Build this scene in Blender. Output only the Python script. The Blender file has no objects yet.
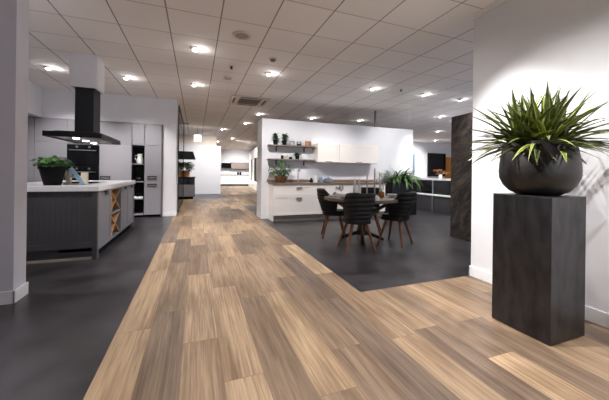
import bpy, bmesh, math, random
from mathutils import Vector, Matrix
PI = math.pi
sc = bpy.context.scene
COL = sc.collection
random.seed(7)

# ------------------------------------------------------------------ materials
def lin(c):
    return tuple((v/255/12.92) if v/255 <= .04045 else ((v/255+.055)/1.055)**2.4 for v in c) + (1,)

def nmat(name, c1, c2=None, scale=8, rough=.5, metal=0, bump=0, spec=.5, stretch=None, detail=4, trans=0, coat=0):
    """procedural principled material: two tones mixed by a noise texture"""
    m = bpy.data.materials.new(name); m.use_nodes = True
    nt = m.node_tree; N = nt.nodes; L = nt.links
    b = N['Principled BSDF']
    tc = N.new('ShaderNodeTexCoord'); mp = N.new('ShaderNodeMapping')
    L.new(tc.outputs['Object'], mp.inputs['Vector'])
    if stretch: mp.inputs['Scale'].default_value = stretch
    no = N.new('ShaderNodeTexNoise'); no.inputs['Scale'].default_value = scale; no.inputs['Detail'].default_value = detail
    L.new(mp.outputs['Vector'], no.inputs['Vector'])
    if c2 is None: c2 = tuple(min(255, v*1.06+2) for v in c1)
    cr = N.new('ShaderNodeValToRGB'); cr.color_ramp.elements[0].position = .3; cr.color_ramp.elements[1].position = .7
    cr.color_ramp.elements[0].color = lin(c1); cr.color_ramp.elements[1].color = lin(c2)
    L.new(no.outputs['Fac'], cr.inputs['Fac']); L.new(cr.outputs['Color'], b.inputs['Base Color'])
    b.inputs['Roughness'].default_value = rough; b.inputs['Metallic'].default_value = metal
    b.inputs['Specular IOR Level'].default_value = spec
    b.inputs['Transmission Weight'].default_value = trans
    b.inputs['Coat Weight'].default_value = coat
    if bump:
        bp = N.new('ShaderNodeBump'); bp.inputs['Strength'].default_value = bump; bp.inputs['Distance'].default_value = .01
        L.new(no.outputs['Fac'], bp.inputs['Height']); L.new(bp.outputs['Normal'], b.inputs['Normal'])
    return m

def emat(name, col, strength):
    m = bpy.data.materials.new(name); m.use_nodes = True
    b = m.node_tree.nodes['Principled BSDF']
    b.inputs['Base Color'].default_value = lin((240, 240, 240))
    b.inputs['Emission Color'].default_value = lin(col); b.inputs['Emission Strength'].default_value = strength
    return m

def math_node(nt, op, a, b=None, c=None):
    n = nt.nodes.new('ShaderNodeMath'); n.operation = op
    for i, v in enumerate((a, b, c)):
        if v is None: continue
        if isinstance(v, (int, float)): n.inputs[i].default_value = v
        else: nt.links.new(v, n.inputs[i])
    return n.outputs[0]

def wood_floor():
    m = bpy.data.materials.new('oak planks'); m.use_nodes = True
    nt = m.node_tree; N = nt.nodes; L = nt.links; b = N['Principled BSDF']
    tc = N.new('ShaderNodeTexCoord'); sp = N.new('ShaderNodeSeparateXYZ'); L.new(tc.outputs['Object'], sp.inputs[0])
    W, LN = .228, 1.38
    x = math_node(nt, 'DIVIDE', math_node(nt, 'ADD', sp.outputs[0], .525), W)
    col = math_node(nt, 'FLOOR', x)
    wn = N.new('ShaderNodeTexWhiteNoise'); wn.noise_dimensions = '1D'; L.new(col, wn.inputs['W'])
    y = math_node(nt, 'ADD', math_node(nt, 'DIVIDE', sp.outputs[1], LN), math_node(nt, 'MULTIPLY', wn.outputs['Value'], 7.3))
    row = math_node(nt, 'FLOOR', y)
    cb = N.new('ShaderNodeCombineXYZ'); L.new(col, cb.inputs[0]); L.new(row, cb.inputs[1])
    w2 = N.new('ShaderNodeTexWhiteNoise'); w2.noise_dimensions = '3D'; L.new(cb.outputs[0], w2.inputs['Vector'])
    # tone per plank
    cr = N.new('ShaderNodeValToRGB'); E = cr.color_ramp.elements
    E[0].position = 0; E[0].color = lin((122, 105, 92)); E[1].position = 1; E[1].color = lin((188, 162, 132))
    for p, c in ((.12, (120, 102, 87)), (.26, (142, 120, 99)), (.55, (157, 133, 108)), (.8, (171, 146, 118))):
        e = E.new(p); e.color = lin(c)
    L.new(w2.outputs['Value'], cr.inputs['Fac'])
    # grain, shifted per plank
    sc_ = N.new('ShaderNodeVectorMath'); sc_.operation = 'MULTIPLY'; sc_.inputs[1].default_value = (62, 1.9, 1)
    L.new(tc.outputs['Object'], sc_.inputs[0])
    ad = N.new('ShaderNodeVectorMath'); ad.operation = 'MULTIPLY_ADD'; ad.inputs[1].default_value = (40, 40, 40)
    L.new(w2.outputs['Color'], ad.inputs[0]); L.new(sc_.outputs[0], ad.inputs[2])
    gn = N.new('ShaderNodeTexNoise'); gn.inputs['Scale'].default_value = 1; gn.inputs['Detail'].default_value = 7; gn.inputs['Roughness'].default_value = .62; gn.inputs['Distortion'].default_value = .6
    L.new(ad.outputs[0], gn.inputs['Vector'])
    gr = N.new('ShaderNodeValToRGB'); gr.color_ramp.elements[0].position = .28; gr.color_ramp.elements[1].position = .68
    gr.color_ramp.elements[0].color = (.45, .42, .40, 1); gr.color_ramp.elements[1].color = (1.07, 1.07, 1.07, 1)
    L.new(gn.outputs['Fac'], gr.inputs['Fac'])
    # knots / soft dark figure
    s2 = N.new('ShaderNodeVectorMath'); s2.operation = 'MULTIPLY'; s2.inputs[1].default_value = (9, 1.1, 1)
    L.new(tc.outputs['Object'], s2.inputs[0])
    a2 = N.new('ShaderNodeVectorMath'); a2.operation = 'MULTIPLY_ADD'; a2.inputs[1].default_value = (23, 23, 23)
    L.new(w2.outputs['Color'], a2.inputs[0]); L.new(s2.outputs[0], a2.inputs[2])
    kn = N.new('ShaderNodeTexNoise'); kn.inputs['Scale'].default_value = 1; kn.inputs['Detail'].default_value = 3
    L.new(a2.outputs[0], kn.inputs['Vector'])
    kr = N.new('ShaderNodeValToRGB'); kr.color_ramp.elements[0].position = .32; kr.color_ramp.elements[1].position = .55
    kr.color_ramp.elements[0].color = (.67, .63, .60, 1); kr.color_ramp.elements[1].color = (1.03, 1.03, 1.03, 1)
    L.new(kn.outputs['Fac'], kr.inputs['Fac'])
    m1 = N.new('ShaderNodeMix'); m1.data_type = 'RGBA'; m1.blend_type = 'MULTIPLY'; m1.inputs[0].default_value = 1
    L.new(cr.outputs[0], m1.inputs[6]); L.new(gr.outputs[0], m1.inputs[7])
    m2 = N.new('ShaderNodeMix'); m2.data_type = 'RGBA'; m2.blend_type = 'MULTIPLY'; m2.inputs[0].default_value = 1
    L.new(m1.outputs[2], m2.inputs[6]); L.new(kr.outputs[0], m2.inputs[7])
    # seams
    fx = math_node(nt, 'FRACT', x); fy = math_node(nt, 'FRACT', y)
    dx = math_node(nt, 'MULTIPLY', math_node(nt, 'MINIMUM', fx, math_node(nt, 'SUBTRACT', 1, fx)), W)
    dy = math_node(nt, 'MULTIPLY', math_node(nt, 'MINIMUM', fy, math_node(nt, 'SUBTRACT', 1, fy)), LN)
    seam = math_node(nt, 'LESS_THAN', math_node(nt, 'MINIMUM', dx, dy), .0016)
    m3 = N.new('ShaderNodeMix'); m3.data_type = 'RGBA'; m3.inputs[7].default_value = lin((96, 78, 62))
    L.new(math_node(nt, 'MULTIPLY', seam, .75), m3.inputs[0]); L.new(m2.outputs[2], m3.inputs[6])
    L.new(m3.outputs[2], b.inputs['Base Color'])
    b.inputs['Roughness'].default_value = .42; b.inputs['Specular IOR Level'].default_value = .4
    bp = N.new('ShaderNodeBump'); bp.inputs['Strength'].default_value = .12; bp.inputs['Distance'].default_value = .003
    L.new(gn.outputs['Fac'], bp.inputs['Height']); L.new(bp.outputs[0], b.inputs['Normal'])
    return m

def ceiling_mat():
    m = bpy.data.materials.new('mineral ceiling tiles'); m.use_nodes = True
    nt = m.node_tree; N = nt.nodes; L = nt.links; b = N['Principled BSDF']
    tc = N.new('ShaderNodeTexCoord'); sp = N.new('ShaderNodeSeparateXYZ'); L.new(tc.outputs['Object'], sp.inputs[0])
    x = math_node(nt, 'DIVIDE', math_node(nt, 'ADD', sp.outputs[0], 1.538+12), .6)
    y = math_node(nt, 'DIVIDE', math_node(nt, 'ADD', sp.outputs[1], -3.641+12*.6427), .6427)
    fx = math_node(nt, 'FRACT', x); fy = math_node(nt, 'FRACT', y)
    d1 = math_node(nt, 'MINIMUM', fx, math_node(nt, 'SUBTRACT', 1, fx))
    d2 = math_node(nt, 'MINIMUM', fy, math_node(nt, 'SUBTRACT', 1, fy))
    # main runners read darker than the cross tees
    line = math_node(nt, 'MAXIMUM', math_node(nt, 'LESS_THAN', d1, .013), math_node(nt, 'MULTIPLY', math_node(nt, 'LESS_THAN', d2, .010), .7))
    cb = N.new('ShaderNodeCombineXYZ'); L.new(math_node(nt, 'FLOOR', x), cb.inputs[0]); L.new(math_node(nt, 'FLOOR', y), cb.inputs[1])
    wn = N.new('ShaderNodeTexWhiteNoise'); L.new(cb.outputs[0], wn.inputs['Vector'])
    cr = N.new('ShaderNodeValToRGB'); cr.color_ramp.elements[0].color = lin((240, 234, 231)); cr.color_ramp.elements[1].color = lin((245, 240, 237))
    L.new(wn.outputs['Value'], cr.inputs[0])
    mx = N.new('ShaderNodeMix'); mx.data_type = 'RGBA'; mx.inputs[7].default_value = lin((150, 142, 139))
    L.new(line, mx.inputs[0]); L.new(cr.outputs[0], mx.inputs[6]); L.new(mx.outputs[2], b.inputs['Base Color'])
    no = N.new('ShaderNodeTexNoise'); no.inputs['Scale'].default_value = 220; L.new(tc.outputs['Object'], no.inputs['Vector'])
    bp = N.new('ShaderNodeBump'); bp.inputs['Strength'].default_value = .1; bp.inputs['Distance'].default_value = .002
    L.new(no.outputs['Fac'], bp.inputs['Height']); L.new(bp.outputs[0], b.inputs['Normal'])
    b.inputs['Roughness'].default_value = .85
    return m

def leaf_mat(name, dark, light, rough=.45):
    """colour comes from a per-leaf random attribute and a midrib-to-edge attribute"""
    m = bpy.data.materials.new(name); m.use_nodes = True
    nt = m.node_tree; N = nt.nodes; L = nt.links; b = N['Principled BSDF']
    at = N.new('ShaderNodeAttribute'); at.attribute_name = 'tone'
    no = N.new('ShaderNodeTexNoise'); no.inputs['Scale'].default_value = 30
    tc = N.new('ShaderNodeTexCoord'); L.new(tc.outputs['Object'], no.inputs['Vector'])
    f = math_node(nt, 'ADD', at.outputs['Fac'], math_node(nt, 'MULTIPLY', math_node(nt, 'SUBTRACT', no.outputs['Fac'], .5), .3))
    cr = N.new('ShaderNodeValToRGB'); cr.color_ramp.elements[0].color = lin(dark); cr.color_ramp.elements[1].color = lin(light)
    L.new(f, cr.inputs[0]); L.new(cr.outputs[0], b.inputs['Base Color'])
    b.inputs['Roughness'].default_value = rough
    return m

def glass_mat():
    m = bpy.data.materials.new('clear glass'); m.use_nodes = True
    nt = m.node_tree; N = nt.nodes; L = nt.links
    for n in list(N): N.remove(n)
    out = N.new('ShaderNodeOutputMaterial'); tr = N.new('ShaderNodeBsdfTransparent'); gl = N.new('ShaderNodeBsdfGlossy')
    gl.inputs['Roughness'].default_value = .03; tr.inputs['Color'].default_value = (.9, .93, .93, 1)
    fr = N.new('ShaderNodeFresnel'); fr.inputs['IOR'].default_value = 1.5
    mx = N.new('ShaderNodeMixShader'); L.new(fr.outputs[0], mx.inputs[0]); L.new(tr.outputs[0], mx.inputs[1]); L.new(gl.outputs[0], mx.inputs[2])
    L.new(mx.outputs[0], out.inputs[0])
    return m

def rack_wood():
    return nmat('light oak boards', (178, 130, 84), (206, 160, 112), 6, .5, stretch=(2, 2, 14))

M = dict(
    wood=wood_floor(), ceil=ceiling_mat(), glass=glass_mat(), oak=rack_wood(),
    vinyl=nmat('dark slate vinyl', (26, 24, 26), (60, 57, 61), 2.2, .33, bump=.05, detail=9, spec=.5),
    wall=nmat('white painted plaster', (224, 224, 229), (228, 228, 233), 3, .8),
    wallwarm=nmat('warm white plaster', (226, 216, 204), (232, 222, 211), 3, .8),
    pillar=nmat('cool grey white plaster', (212, 213, 224), (216, 217, 228), 3, .8),
    skirt=nmat('white skirting paint', (232, 232, 234), None, 5, .45),
    grey=nmat('grey matt cabinet lacquer', (143, 140, 146), (148, 145, 151), 2, .45),
    greyedge=nmat('taupe side panel', (104, 98, 98), (112, 106, 106), 3, .5),
    anth=nmat('anthracite grooved panel', (64, 62, 66), (70, 68, 72), 4, .5),
    islgrey=nmat('blue grey island lacquer', (120, 121, 130), (126, 127, 136), 3, .42),
    top=nmat('pale quartz worktop', (206, 206, 210), (216, 216, 220), 40, .25),
    black=nmat('black lacquer', (7, 7, 9), (11, 11, 13), 6, .4, spec=.3),
    blackgloss=nmat('black glass', (10, 10, 12), (14, 14, 16), 4, .08),
    blackmatt=nmat('matt black', (8, 8, 9), (13, 13, 14), 12, .75, spec=.25),
    steel=nmat('brushed steel', (170, 168, 168), (190, 188, 188), 6, .3, 1, stretch=(1, 1, 20)),
    pewter=nmat('pewter handle metal', (170, 162, 152), (196, 188, 178), 20, .38, .7),
    cream=nmat('cream white lacquer', (238, 232, 226), (241, 235, 229), 3, .4),
    kick=nmat('taupe plinth board', (150, 140, 130), (158, 148, 138), 4, .6),
    walnut=nmat('brown wood worktop', (112, 92, 76), (138, 116, 98), 5, .4, stretch=(3, 22, 22), detail=7),
    shelf=nmat('grey brown shelf board', (118, 108, 102), (134, 124, 116), 5, .5, stretch=(2, 16, 16)),
    chair=nmat('quilted black leather', (24, 24, 26), (33, 33, 37), 30, .55, bump=.1, spec=.4),
    cleg=nmat('walnut chair leg', (110, 64, 36), (136, 84, 50), 8, .45, stretch=(12, 12, 2)),
    ttop=nmat('taupe oak tabletop', (98, 86, 80), (122, 109, 102), 5, .5, stretch=(3, 22, 3), detail=7),
    tleg=nmat('dark table base steel', (40, 34, 32), (50, 44, 40), 8, .45, .4),
    zinc=nmat('dark blackened zinc', (58, 57, 59), (80, 79, 82), 5, .36, .85, bump=.03, stretch=(3, 3, 1), detail=8),
    bowl=nmat('charcoal fibre clay', (17, 15, 14), (36, 32, 30), 6, .45, .1, bump=.12, detail=8),
    soil=nmat('dark potting soil', (30, 22, 16), (52, 40, 30), 60, .9, bump=.6),
    white=nmat('white ceramic', (236, 236, 234), None, 6, .3),
    offwhite=nmat('off white painted wood', (222, 212, 192), (230, 220, 200), 10, .6),
    blue=nmat('pale blue cover', (118, 148, 172), (140, 166, 186), 12, .4),
    bluegrey=nmat('blue grey enamel', (106, 130, 150), (126, 148, 166), 9, .35),
    terracotta=nmat('orange wicker', (170, 112, 66), (200, 142, 90), 40, .7, bump=.5),
    bronze=nmat('antique bronze pot', (108, 82, 60), (150, 120, 92), 14, .38, .6, bump=.2),
    copper=nmat('hammered copper', (150, 86, 52), (186, 116, 72), 30, .35, .7, bump=.3),
    amber=nmat('amber ceramic contents', (186, 120, 66), (212, 148, 92), 30, .5),
    candle=nmat('white candle wax', (235, 232, 226), None, 6, .5),
    candlegrey=nmat('grey metal candle holder', (175, 171, 168), (200, 196, 193), 12, .35, .3),
    teal=nmat('dark teal stoneware', (28, 44, 48), (36, 54, 58), 8, .3),
    napkin=nmat('grey linen napkin', (176, 170, 168), (190, 184, 182), 60, .9),
    jet=nmat('dark night window glass', (8, 9, 11), (12, 13, 16), 4, .12),
    orange=nmat('orange panel', (206, 130, 44), (218, 142, 54), 3, .5),
    brownpanel=nmat('grey brown cabinet front', (122, 110, 104), (130, 118, 112), 4, .5),
    plasticw=nmat('white ceiling plastic', (205, 198, 192), None, 6, .5),
    beige=nmat('beige plastic cover', (158, 142, 126), (168, 152, 136), 10, .5),
    darkgrille=nmat('grey ventilation grille', (120, 110, 98), (132, 122, 110), 20, .6),
    stem=nmat('green brown stem', (70, 84, 44), (92, 104, 58), 14, .6),
    flower=nmat('orange brown dried petals', (176, 104, 60), (206, 134, 86), 26, .8),
    lens=emat('lit lamp lens', (255, 250, 244), 22), hoodlens=emat('lit hood lamp', (255, 250, 240), 18),
    cube=emat('lit pendant shade', (255, 246, 234), 1.6), farlens=emat('lit cool lamp', (225, 236, 255), 8),
    yucca=leaf_mat('yucca leaves', (18, 36, 20), (188, 200, 92), .38),
    leafy=leaf_mat('broad green leaves', (24, 62, 26), (78, 132, 56), .45),
    fern=leaf_mat('fern fronds', (20, 50, 20), (112, 152, 74), .5),
    herb=leaf_mat('dark herb leaves', (20, 46, 26), (70, 118, 60), .5),
)

def stone_mat():
    m = nmat('dark brown slate veneer', (40, 35, 32), (104, 92, 84), 2.4, .6, bump=.6, stretch=(1, 1.6, 1), detail=12)
    nt = m.node_tree
    no = [n for n in nt.nodes if n.type == 'TEX_NOISE'][0]; no.inputs['Distortion'].default_value = 1.6; no.inputs['Roughness'].default_value = .7
    mp = [n for n in nt.nodes if n.type == 'MAPPING'][0]; mp.inputs['Rotation'].default_value = (.75, 0, 0); mp.inputs['Scale'].default_value = (1, 1, 3.2)
    m2 = nt.nodes.new('ShaderNodeMapping'); m2.inputs['Rotation'].default_value = (.8, 0, 0)
    tcn = [n for n in nt.nodes if n.type == 'TEX_COORD'][0]
    nt.links.new(tcn.outputs['Object'], m2.inputs['Vector']); nt.links.new(m2.outputs[0], mp.inputs['Vector']); mp.inputs['Rotation'].default_value = (0, 0, 0)
    cr = [n for n in nt.nodes if n.type == 'VALTORGB'][0]; cr.color_ramp.elements[0].position = .42; cr.color_ramp.elements[1].position = .66
    return m
M['stone'] = stone_mat()

# ------------------------------------------------------------------ mesh helpers
def BM(): return bmesh.new()

def box(bm, x0, y0, z0, x1, y1, z1, mi=0):
    x0, x1 = sorted((x0, x1)); y0, y1 = sorted((y0, y1)); z0, z1 = sorted((z0, z1))
    v = [bm.verts.new((x, y, z)) for z in (z0, z1) for y in (y0, y1) for x in (x0, x1)]
    for f in ((0, 2, 3, 1), (4, 5, 7, 6), (0, 1, 5, 4), (2, 6, 7, 3), (0, 4, 6, 2), (1, 3, 7, 5)):
        fc = bm.faces.new([v[i] for i in f]); fc.material_index = mi
    return bm

def lathe(bm, prof, cx=0, cy=0, seg=32, cap=True):
    rings = []
    for r, z in prof:
        rings.append([bm.verts.new((cx+r*math.cos(2*PI*i/seg), cy+r*math.sin(2*PI*i/seg), z)) for i in range(seg)])
    for a, b in zip(rings, rings[1:]):
        for i in range(seg):
            f = bm.faces.new((a[i], a[(i+1) % seg], b[(i+1) % seg], b[i])); f.smooth = True
    if cap:
        bm.faces.new(rings[0][::-1]); bm.faces.new(rings[-1])
    return bm

def tube(bm, pts, rad, seg=10, cap=True, close=False):
    pts = [Vector(p) for p in pts]; n = len(pts)
    if not hasattr(rad, '__len__'): rad = [rad]*n
    rings = []
    up = Vector((0, 0, 1))
    for i, p in enumerate(pts):
        if close: t = (pts[(i+1) % n]-pts[i-1])
        else: t = pts[min(i+1, n-1)]-pts[max(i-1, 0)]
        t.normalize()
        a = up if abs(t.z) < .95 else Vector((1, 0, 0))
        u = t.cross(a).normalized(); v = u.cross(t).normalized()
        rings.append([bm.verts.new(p+(u*math.cos(2*PI*k/seg)+v*math.sin(2*PI*k/seg))*rad[i]) for k in range(seg)])
    pr = list(zip(rings, rings[1:]))
    if close: pr.append((rings[-1], rings[0]))
    for a, b in pr:
        for i in range(seg):
            f = bm.faces.new((a[i], a[(i+1) % seg], b[(i+1) % seg], b[i])); f.smooth = True
    if cap and not close:
        bm.faces.new(rings[0][::-1]); bm.faces.new(rings[-1])
    return bm

def prism(bm, poly, axis, a0, a1):
    """extrude a 2D polygon along an axis ('x': poly in (y,z); 'y': poly in (x,z); 'z': poly in (x,y))"""
    def P(p, a): return {'x': (a, p[0], p[1]), 'y': (p[0], a, p[1]), 'z': (p[0], p[1], a)}[axis]
    A = [bm.verts.new(P(p, a0)) for p in poly]; B = [bm.verts.new(P(p, a1)) for p in poly]
    n = len(poly)
    bm.faces.new(A); bm.faces.new(B[::-1])
    for i in range(n): bm.faces.new((A[i], B[i], B[(i+1) % n], A[(i+1) % n]))
    return bm

def finish(name, bm, mats, parent=None, bevel=0, world=False, split=True):
    bmesh.ops.recalc_face_normals(bm, faces=bm.faces)
    if world and parent is not None:
        off = parent.matrix_basis.translation.copy(); q = parent
        bmesh.ops.translate(bm, verts=bm.verts, vec=-off)
    me = bpy.data.meshes.new(name); bm.to_mesh(me); bm.free()
    for m in (mats if isinstance(mats, (list, tuple)) else [mats]): me.materials.append(m)
    o = bpy.data.objects.new(name, me); COL.objects.link(o)
    if parent: o.parent = parent
    if bevel:
        b = o.modifiers.new('bevel', 'BEVEL'); b.width = bevel; b.segments = 2; b.limit_method = 'ANGLE'
    if split and any(p.use_smooth for p in me.polygons):
        e = o.modifiers.new('split', 'EDGE_SPLIT'); e.split_angle = math.radians(40)
    return o

def tag(o, label=None, cat=None, group=None, kind=None):
    if label: o['label'] = label
    if cat: o['category'] = cat
    if group: o['group'] = group
    if kind: o['kind'] = kind
    return o

def thing(name, label, cat, loc=(0, 0, 0), rz=0, group=None):
    o = bpy.data.objects.new(name, None); COL.objects.link(o)
    o.empty_display_size = .1; o.location = loc; o.rotation_euler = (0, 0, rz)
    return tag(o, label, cat, group)

def struct(name, bm, m, bevel=0):
    return tag(finish(name, bm, m, bevel=bevel), kind='structure')

def solo(name, bm, m, label, cat, loc=(0, 0, 0), rz=0, group=None, bevel=0):
    o = finish(name, bm, m, bevel=bevel); o.location = loc; o.rotation_euler = (0, 0, rz)
    return tag(o, label, cat, group)

def part(name, bm, m, parent, bevel=0, label=None):
    """mesh already in the thing's own frame"""
    o = finish(name, bm, m, parent, bevel)
    if label: o['label'] = label
    return o

def wpart(name, bm, m, parent, root, bevel=0, label=None):
    """mesh given in world coordinates; root is the (unrotated) thing"""
    bmesh.ops.translate(bm, verts=bm.verts, vec=-root.location)
    return part(name, bm, m, parent, bevel, label)

def dup(root, loc, rz, label):
    r = root.copy(); COL.objects.link(r); r.location = loc; r.rotation_euler = (0, 0, rz); r['label'] = label
    def rec(src, dst):
        for ch in [o for o in COL.objects if o.parent == src]:
            c = ch.copy(); COL.objects.link(c); c.parent = dst; rec(ch, c)
    rec(root, r)
    return r

# leaves -----------------------------------------------------------
def leaf(bm, lay, base, d, length, width, droop=.6, fold=.25, tone=.4, segs=6, shape='blade', edge=.25):
    """curved blade growing from base along d and bending down under its weight"""
    d = Vector(d).normalized(); p = Vector(base)
    side = d.cross(Vector((0, 0, 1)))
    if side.length < .05: side = Vector((random.uniform(-1, 1), random.uniform(-1, 1), 0))
    side.normalize()
    rows = []
    for i in range(segs+1):
        t = i/segs
        if shape == 'blade': w = width*(.55+1.1*t-.2*t*t if t < .4 else (.95)*(1-((t-.4)/.6)**1.6))
        else: w = width*math.sin(PI*min(1, t*.94+.03))**.75
        w = max(w, .0006)
        nrm = side.cross(d).normalized()
        rows.append((p.copy(), side*w*.5, nrm*w*fold))
        d = (d+Vector((0, 0, -1))*droop/segs).normalized()
        p = p+d*length/segs
    prev = None
    for i, (c, s, n) in enumerate(rows):
        wide = shape == 'blade' and edge > .06
        offs = (-1, -.62, 0, .62, 1) if wide else (-1, 0, 1)
        vs = [bm.verts.new(c+s*q+n*abs(q)) for q in offs]
        for q, v in zip(offs, vs): v[lay] = min(1, max(0, tone+(edge if abs(q) == 1 else 0)))
        if prev:
            for k in range(len(vs)-1):
                f = bm.faces.new((prev[k], prev[k+1], vs[k+1], vs[k])); f.smooth = True
        prev = vs
    return rows[-1][0]

def foliage(): 
    bm = BM(); return bm, bm.verts.layers.float.new('tone')

# ------------------------------------------------------------------ the setting
CE = 3.014
f = BM()
def rect(bm, x0, y0, x1, y1, mi, z=0):
    v = [bm.verts.new(p) for p in ((x0, y0, z), (x1, y0, z), (x1, y1, z), (x0, y1, z))]
    bm.faces.new(v).material_index = mi
XL, XR, W0, W1 = -5, 16, -.525, 1.53
XS = 8.2
rect(f, W0, -4, W1, 12.9, 0); rect(f, W1, -4, XS, 2.483, 0)
rect(f, W1, 2.483, XS, 10.16, 1); rect(f, XS, 6.6, XR, 10.16, 1); rect(f, W1, 10.16, XR, 12.9, 0)
rect(f, XL, -4, W0, 9.0, 1); rect(f, XL, 9.0, W0, 12.9, 0)
rect(f, XL, 12.9, 1.25, 15.9, 1); rect(f, 1.25, 12.9, XR, 15.9, 0); rect(f, XL, 15.9, XR, 27, 0)
struct('floor', f, [M['wood'], M['vinyl']])
c = BM(); box(c, XL, -4, CE, XS, 27, CE+.1); box(c, XS, 6.6, CE, XR, 27, CE+.1); struct('ceiling', c, M['ceil'])
w = BM(); box(w, -4.1, -4, 0, -3.91, 8.9, CE); box(w, -3.91, 3.5, 2.345, -3.29, 8.25, CE)
struct('wall_left', w, M['wall'])
w = BM(); box(w, -3.91, 8.25, 2.345, -.48, 8.9, CE); box(w, -.795, 8.25, 0, -.48, 8.9, 2.345); box(w, -3.91, 8.84, 0, -.795, 8.9, 2.345)
struct('wall_back', w, M['wall'])
struct('baseboard_back', box(BM(), -.79, 8.235, 0, -.465, 8.252, .11), M['skirt'], .003)
struct('wall_partition', box(BM(), 1.53, 7.15, 0, 6.17, 7.75, 2.505), M['wall'])
struct('wall_right', box(BM(), 2.985, -4, 0, 3.25, 2.475, CE), M['wall'])
s = BM(); box(s, 2.971, -4, 0, 2.986, 2.487, .115); box(s, 2.971, 2.474, 0, 3.26, 2.489, .115)
struct('baseboard_right', s, M['skirt'], .004)
struct('trim_1', box(BM(), 2.965, -4, 2.955, 3.26, 2.49, CE-.001), M['skirt'], .004)
struct('wall_front', box(BM(), -3.905, 3.25, 0, -1.475, 3.45, CE), M['pillar'])
s = BM(); box(s, -3.9, 3.236, 0, -1.46, 3.251, .112); box(s, -1.476, 3.236, 0, -1.46, 3.465, .112)
struct('baseboard_front', s, M['skirt'], .004)
struct('wall_corridor', box(BM(), -4.9, 15.85, 0, 1.22, 16.1, 2.52), M['wall'])
struct('wall_bulkhead', box(BM(), -4.9, 15.95, 2.52, 1.0, 16.1, CE), M['wallwarm'])
struct('wall_far', box(BM(), -5, 24.75, 0, 16, 25, CE), M['wall'])
struct('wall_outer_left', box(BM(), -5.1, 8.9, 0, -4.9, 25, CE), M['wall'])
struct('wall_outer_right', box(BM(), 15.9, 6.6, 0, 16.1, 25, CE), M['wall'])
struct('rear_light_block', box(BM(), -5, -4.1, 0, -.4, -4, CE), M['wall'])  # unseen half wall, added to keep world light off the left pillar
struct('wall_far_right', box(BM(), 7.5, 13.5, 0, 15.9, 13.7, CE), M['wall'])

# dark shop window in the far right wall
t = BM(); box(t, 12.72, 13.40, 1.03, 12.78, 13.5, 2.40); box(t, 12.72, 13.40, 2.34, 14.02, 13.5, 2.40); box(t, 12.72, 13.40, 1.03, 14.02, 13.5, 1.09); box(t, 13.96, 13.40, 1.03, 14.02, 13.5, 2.40)
wf = struct('window_1', t, M['black'])
wp = finish('window_pane', box(BM(), 12.78, 13.44, 1.09, 13.96, 13.49, 2.34), M['jet'], wf)
fr = struct('window_2', box(BM(), 11.35, 13.44, 1.1, 11.75, 13.5, 2.3), M['bluegrey'])

# slim support pole between partition and ceiling
solo('support_pole', tube(BM(), [(4.92, 7.3, 2.505), (4.92, 7.3, CE)], .03, 12), M['greyedge'], 'slim grey pole rising from the white kitchen wall to the ceiling', 'pole')

# glass screen with black frame at the end of the grey kitchen wall
gs = thing('glass_screen', 'black framed glass screen standing beyond the grey cabinet wall', 'glass screen', (-.47, 9, 0))
wpart('rail', box(BM(), -.49, 8.92, 0, -.45, 12.6, .05), M['black'], gs, gs)
wpart('rail', box(BM(), -.49, 8.92, CE-.05, -.45, 12.6, CE), M['black'], gs, gs)
for yy in (8.92, 12.55):
    wpart('post', box(BM(), -.485, yy, .05, -.455, yy+.05, CE-.05), M['black'], gs, gs)
for a, bb in ((8.97, 10.75), (10.76, 12.55)):
    wpart('pane', box(BM(), -.474, a, .05, -.466, bb, CE-.05), M['glass'], gs, gs)

# ------------------------------------------------------------------ tall grey cabinet wall
Y0 = 8.20; ZB, ZT, ZM = .06, 2.33, 1.795
def ring_handle(bm, x, z, y=Y0, w=.2, h=.075):
    e = .014
    box(bm, x-w/2, y-.022, z-h/2, x+w/2, y+.002, z-h/2+e); box(bm, x-w/2, y-.022, z+h/2-e, x+w/2, y+.002, z+h/2)
    box(bm, x-w/2, y-.022, z-h/2, x-w/2+e, y+.002, z+h/2); box(bm, x+w/2-e, y-.022, z-h/2, x+w/2, y+.002, z+h/2)
    return bm

def tall_unit(x0, x1, label, doors, group='tall grey cabinets along the back wall'):
    """doors: list of (z0, z1, handle position or None)"""
    g = .003
    r = thing('tall_cabinet', label, 'cabinet', ((x0+x1)/2, Y0+.3, 0), 0, group)
    b = BM(); box(b, x0+.001, Y0+.02, ZB, x0+.02, Y0+.6, ZT); box(b, x1-.02, Y0+.02, ZB, x1-.001, Y0+.6, ZT)
    box(b, x0, Y0+.58, ZB, x1, Y0+.6, ZT); box(b, x0, Y0+.02, ZT-.018, x1, Y0+.6, ZT); box(b, x0, Y0+.02, ZB, x1, Y0+.6, ZB+.02)
    wpart('body', b, M['grey'], r, r)
    wpart('plinth', box(BM(), x0, Y0+.05, 0, x1, Y0+.07, ZB), M['blackmatt'], r, r)
    for z0, z1, h in doors:
        d = wpart('door', box(BM(), x0+g, Y0, z0+g, x1-g, Y0+.02, z1-g), M['grey'], r, r, .0015)
        if h: wpart('door_handle', ring_handle(BM(), *h), M['black'], d, r)
    return r
tall_unit(-3.905, -3.385, 'leftmost tall grey cabinet in the corner, beside the front pillar', [(ZB, .90, None), (.90, ZM, None), (ZM, ZT, None)])
tall_unit(-3.383, -2.79, 'tall grey cabinet directly left of the ovens, behind the potted plant', [(ZB, .90, None), (.90, ZM, (-2.9, .99)), (ZM, ZT, None)])
tall_unit(-2.157, -1.487, 'wide tall grey cabinet between the ovens and the black open niches', [(ZB, .89, (-2.03, .80)), (.89, ZM, (-2.03, .985)), (ZM, ZT, None)])
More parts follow.
